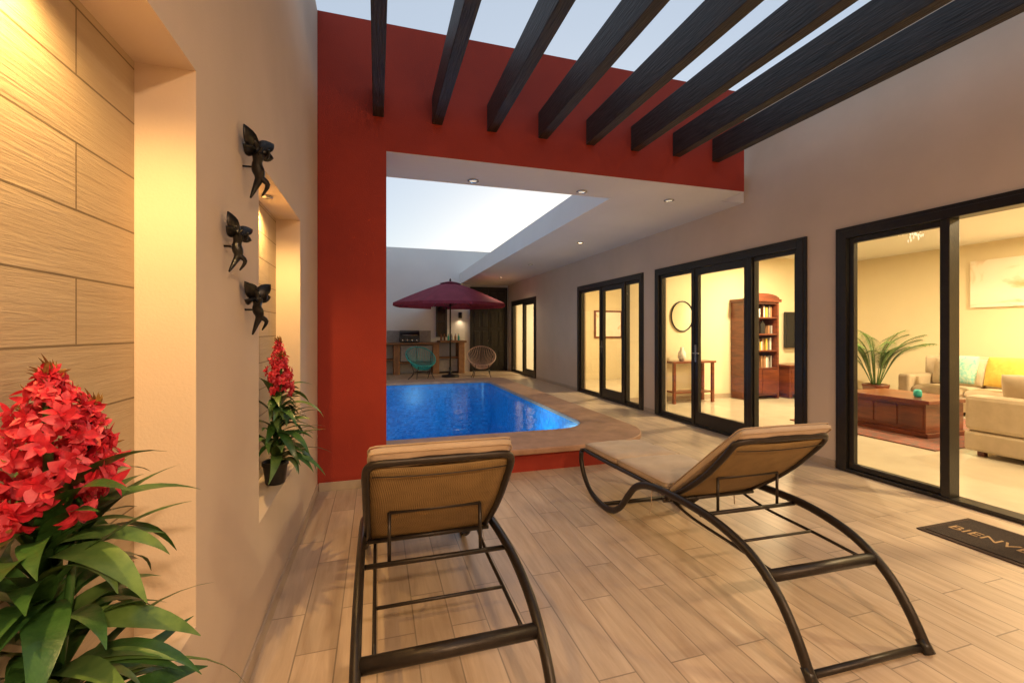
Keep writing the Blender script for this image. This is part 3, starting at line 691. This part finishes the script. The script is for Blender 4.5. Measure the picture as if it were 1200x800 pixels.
M['crystal']=mk('crystal',(.9,.9,.88),(.9,.9,.88),1,.1,emit=(1,.9,.7),es=.6)
for q in cp:
    x,y,z=q[1]; b=len(V); V+=[(x,y,z+.03),(x+.01,y,z),(x,y+.01,z),(x-.01,y,z),(x,y-.01,z),(x,y,z-.03)]
    F+=[(b,b+1,b+2),(b,b+2,b+3),(b,b+3,b+4),(b,b+4,b+1),(b+5,b+2,b+1),(b+5,b+3,b+2),(b+5,b+4,b+3),(b+5,b+1,b+4)]
mesh('crystals',V,F,M['crystal'],ch)
b=empty('bookcase',(7.55,7.4,0))
boxes('carcass',[(7.12,7.16,7.2,7.59,.01,2.0),(7.94,7.98,7.2,7.59,.01,2.0),(7.16,7.94,7.57,7.59,.01,2.0),(7.08,8.02,7.17,7.59,2.0,2.06)]+[(7.16,7.94,7.21,7.57,z,z+.03) for z in(.08,.62,.98,1.32,1.66,1.96)],M['mahog'],b,bevel=.004)
boxes('cupboard_doors',[(7.165,7.545,7.195,7.21,.12,.61),(7.555,7.935,7.195,7.21,.12,.61)],M['mahog'],b,bevel=.006)
random.seed(2)
for z in(.65,1.01,1.35,1.69):
    x=7.18
    bl={}
    while x<7.88:
        t_=random.uniform(.02,.045); hh=random.uniform(.17,.26)
        if random.random()<.6: bl.setdefault(random.choice(['pot','yellow','grey','brick','ceil','mahog']),[]).append((x,x+t_-.003,7.3,7.5,z+.001,z+hh))
        x+=t_
    for kx,v in bl.items(): boxes('books',v,M[kx],b)
n=10;ar=[(7.55-.45*math.cos(math.pi*i/n),2.061+.12*math.sin(math.pi*i/n)) for i in range(n+1)]
V=[(x,7.2,z) for x,z in ar]+[(x,7.24,z) for x,z in ar]
F=[tuple(range(n+1)),tuple(range(n+1,2*n+2))[::-1]]+[(i,i+1,n+2+i,n+1+i) for i in range(n)]
mesh('crest',V,F,M['mahog'],b)
b=empty('tv_console',(9,7.35,0)); boxes('body',[(8.15,9.95,7.1,7.58,.1,.66)],M['mahog'],b,bevel=.006); boxes('top',[(8.12,9.98,7.07,7.59,.661,.70)],M['mahog'],b,bevel=.006)
boxes('doors',[(8.2+.44*i,8.6+.44*i,7.085,7.1,.15,.61) for i in range(4)],M['mahog'],b,bevel=.008); boxes('feet',[(8.2,8.28,7.15,7.5,.005,.1),(9.8,9.88,7.15,7.5,.005,.1)],M['mahog'],b)
b=empty('television',(9.25,7.5,1.45)); boxes('bezel',[(8.5,9.9,7.5,7.55,1.04,1.82)],M['black'],b,bevel=.006); boxes('screen',[(8.52,9.88,7.496,7.5,1.06,1.8)],M['screen'],b); boxes('bracket',[(9.1,9.4,7.55,7.599,1.3,1.6)],M['black'],b)
b=empty('wall_mirror',(5.9,7.59,1.7)); 
sweep('rim',[(5.9+.26*math.cos(2*math.pi*k/40),7.575,1.7+.3*math.sin(2*math.pi*k/40)) for k in range(40)],.014,M['black'],b,closed=True)
mesh('mirror_glass',[(5.9+.25*math.cos(2*math.pi*k/40),7.58,1.7+.29*math.sin(2*math.pi*k/40)) for k in range(40)],[tuple(range(40))],M['mirror'],b)
b=empty('console_table',(5.9,7.4,0)); boxes('top',[(5.4,6.4,7.2,7.58,.78,.82)],M['mahog'],b,bevel=.005); boxes('legs',[(x,x+.05,yy,yy+.05,.005,.78) for x in(5.43,6.32) for yy in(7.22,7.5)]+[(5.48,6.32,7.23,7.5,.2,.23)],M['mahog'],b)
e=empty('vase',(5.75,7.4,.82)); lathe('body',[(.04,0),(.08,.06),(.07,.16),(.03,.22),(.04,.26)],(5.75,7.4,.821),M['ceil'],e)
b=empty('wardrobe',(7.7,10.9,0)); boxes('body',[(7.35,7.99,10.3,11.59,.01,2.3)],M['wood'],b,bevel=.006); boxes('doors',[(7.33,7.35,10.33,10.93,.08,2.25),(7.33,7.35,10.95,11.56,.08,2.25)],M['wood'],b,bevel=.006)
def ceil_lamp(x,y,p,col=(1,.76,.42)):
    e=empty('ceiling_lamp',(x,y,3.0)); lathe('diffuser',[(.001,-.05),(.10,-.045),(.13,-.02),(.135,-.001)],(x,y,2.999),M['lampon'],e)
    l=bpy.data.lights.new('bulb','AREA'); l.shape='DISK'; l.size=.3; l.energy=p; l.color=col
    o=bpy.data.objects.new('bulb',l); link(o); o.parent=e; o.location=(0,0,-.07)
for x,y,p_ in((6.0,1.0,160),(9.3,3.0,240),(7.2,6.0,200),(6.3,9.2,130),(6.3,13.4,140)): ceil_lamp(x,y,p_)
e=empty('pool_lamp',(2.4,6.3,-.35)); lathe('lens',[(.001,0),(.07,.0),(.07,.02),(.001,.02)],(2.44,6.3,-.35),M['lampdim'],e,seg=16)
point('bulb',(2.0,6.3,-.25),38,(.75,.9,1),.2,e)
point('bulb',(.9,8.9,-.25),26,(.75,.9,1),.2,e)  # second pool light with no fixture, added to brighten the water

# ---------------------------------------------------------------- sky, sun, camera
sel=7; saz=R(25)
wd=bpy.data.worlds.new('World'); S.world=wd; wd.use_nodes=True; N=wd.node_tree.nodes; L=wd.node_tree.links
sk=N.new('ShaderNodeTexSky'); sk.sky_type='NISHITA'; sk.sun_disc=False; sk.sun_elevation=R(sel); sk.sun_rotation=saz; sk.air_density=1.0; sk.dust_density=1.0; sk.ozone_density=2
bg=N['Background']; L.new(sk.outputs[0],bg.inputs['Color']); bg.inputs['Strength'].default_value=.07
b2=N.new('ShaderNodeBackground'); b2.inputs['Color'].default_value=(.76,.86,1,1); b2.inputs['Strength'].default_value=.58
ad=N.new('ShaderNodeAddShader'); L.new(bg.outputs[0],ad.inputs[0]); L.new(b2.outputs[0],ad.inputs[1]); L.new(ad.outputs[0],N['World Output'].inputs['Surface'])
sl=bpy.data.lights.new('sun','SUN'); sl.energy=.15; sl.angle=R(10); sl.color=(1,.85,.7); so=bpy.data.objects.new('sun',sl); link(so)
dv=Vector((math.sin(saz)*math.cos(R(sel)),math.cos(saz)*math.cos(R(sel)),math.sin(R(sel)))); so.rotation_euler=dv.to_track_quat('Z','Y').to_euler(); so.location=(0,0,20)
cam=bpy.data.cameras.new('camera'); co=bpy.data.objects.new('camera',cam); link(co); S.camera=co
co.location=(0,0,1.4); co.rotation_euler=(R(90),0,-math.atan(158/520)); cam.sensor_width=36; cam.lens=520/1200*36; cam.shift_y=-.01; cam.clip_start=.05; cam.clip_end=2000
S.view_settings.view_transform='Standard'; S.view_settings.look='None'; S.view_settings.exposure=0
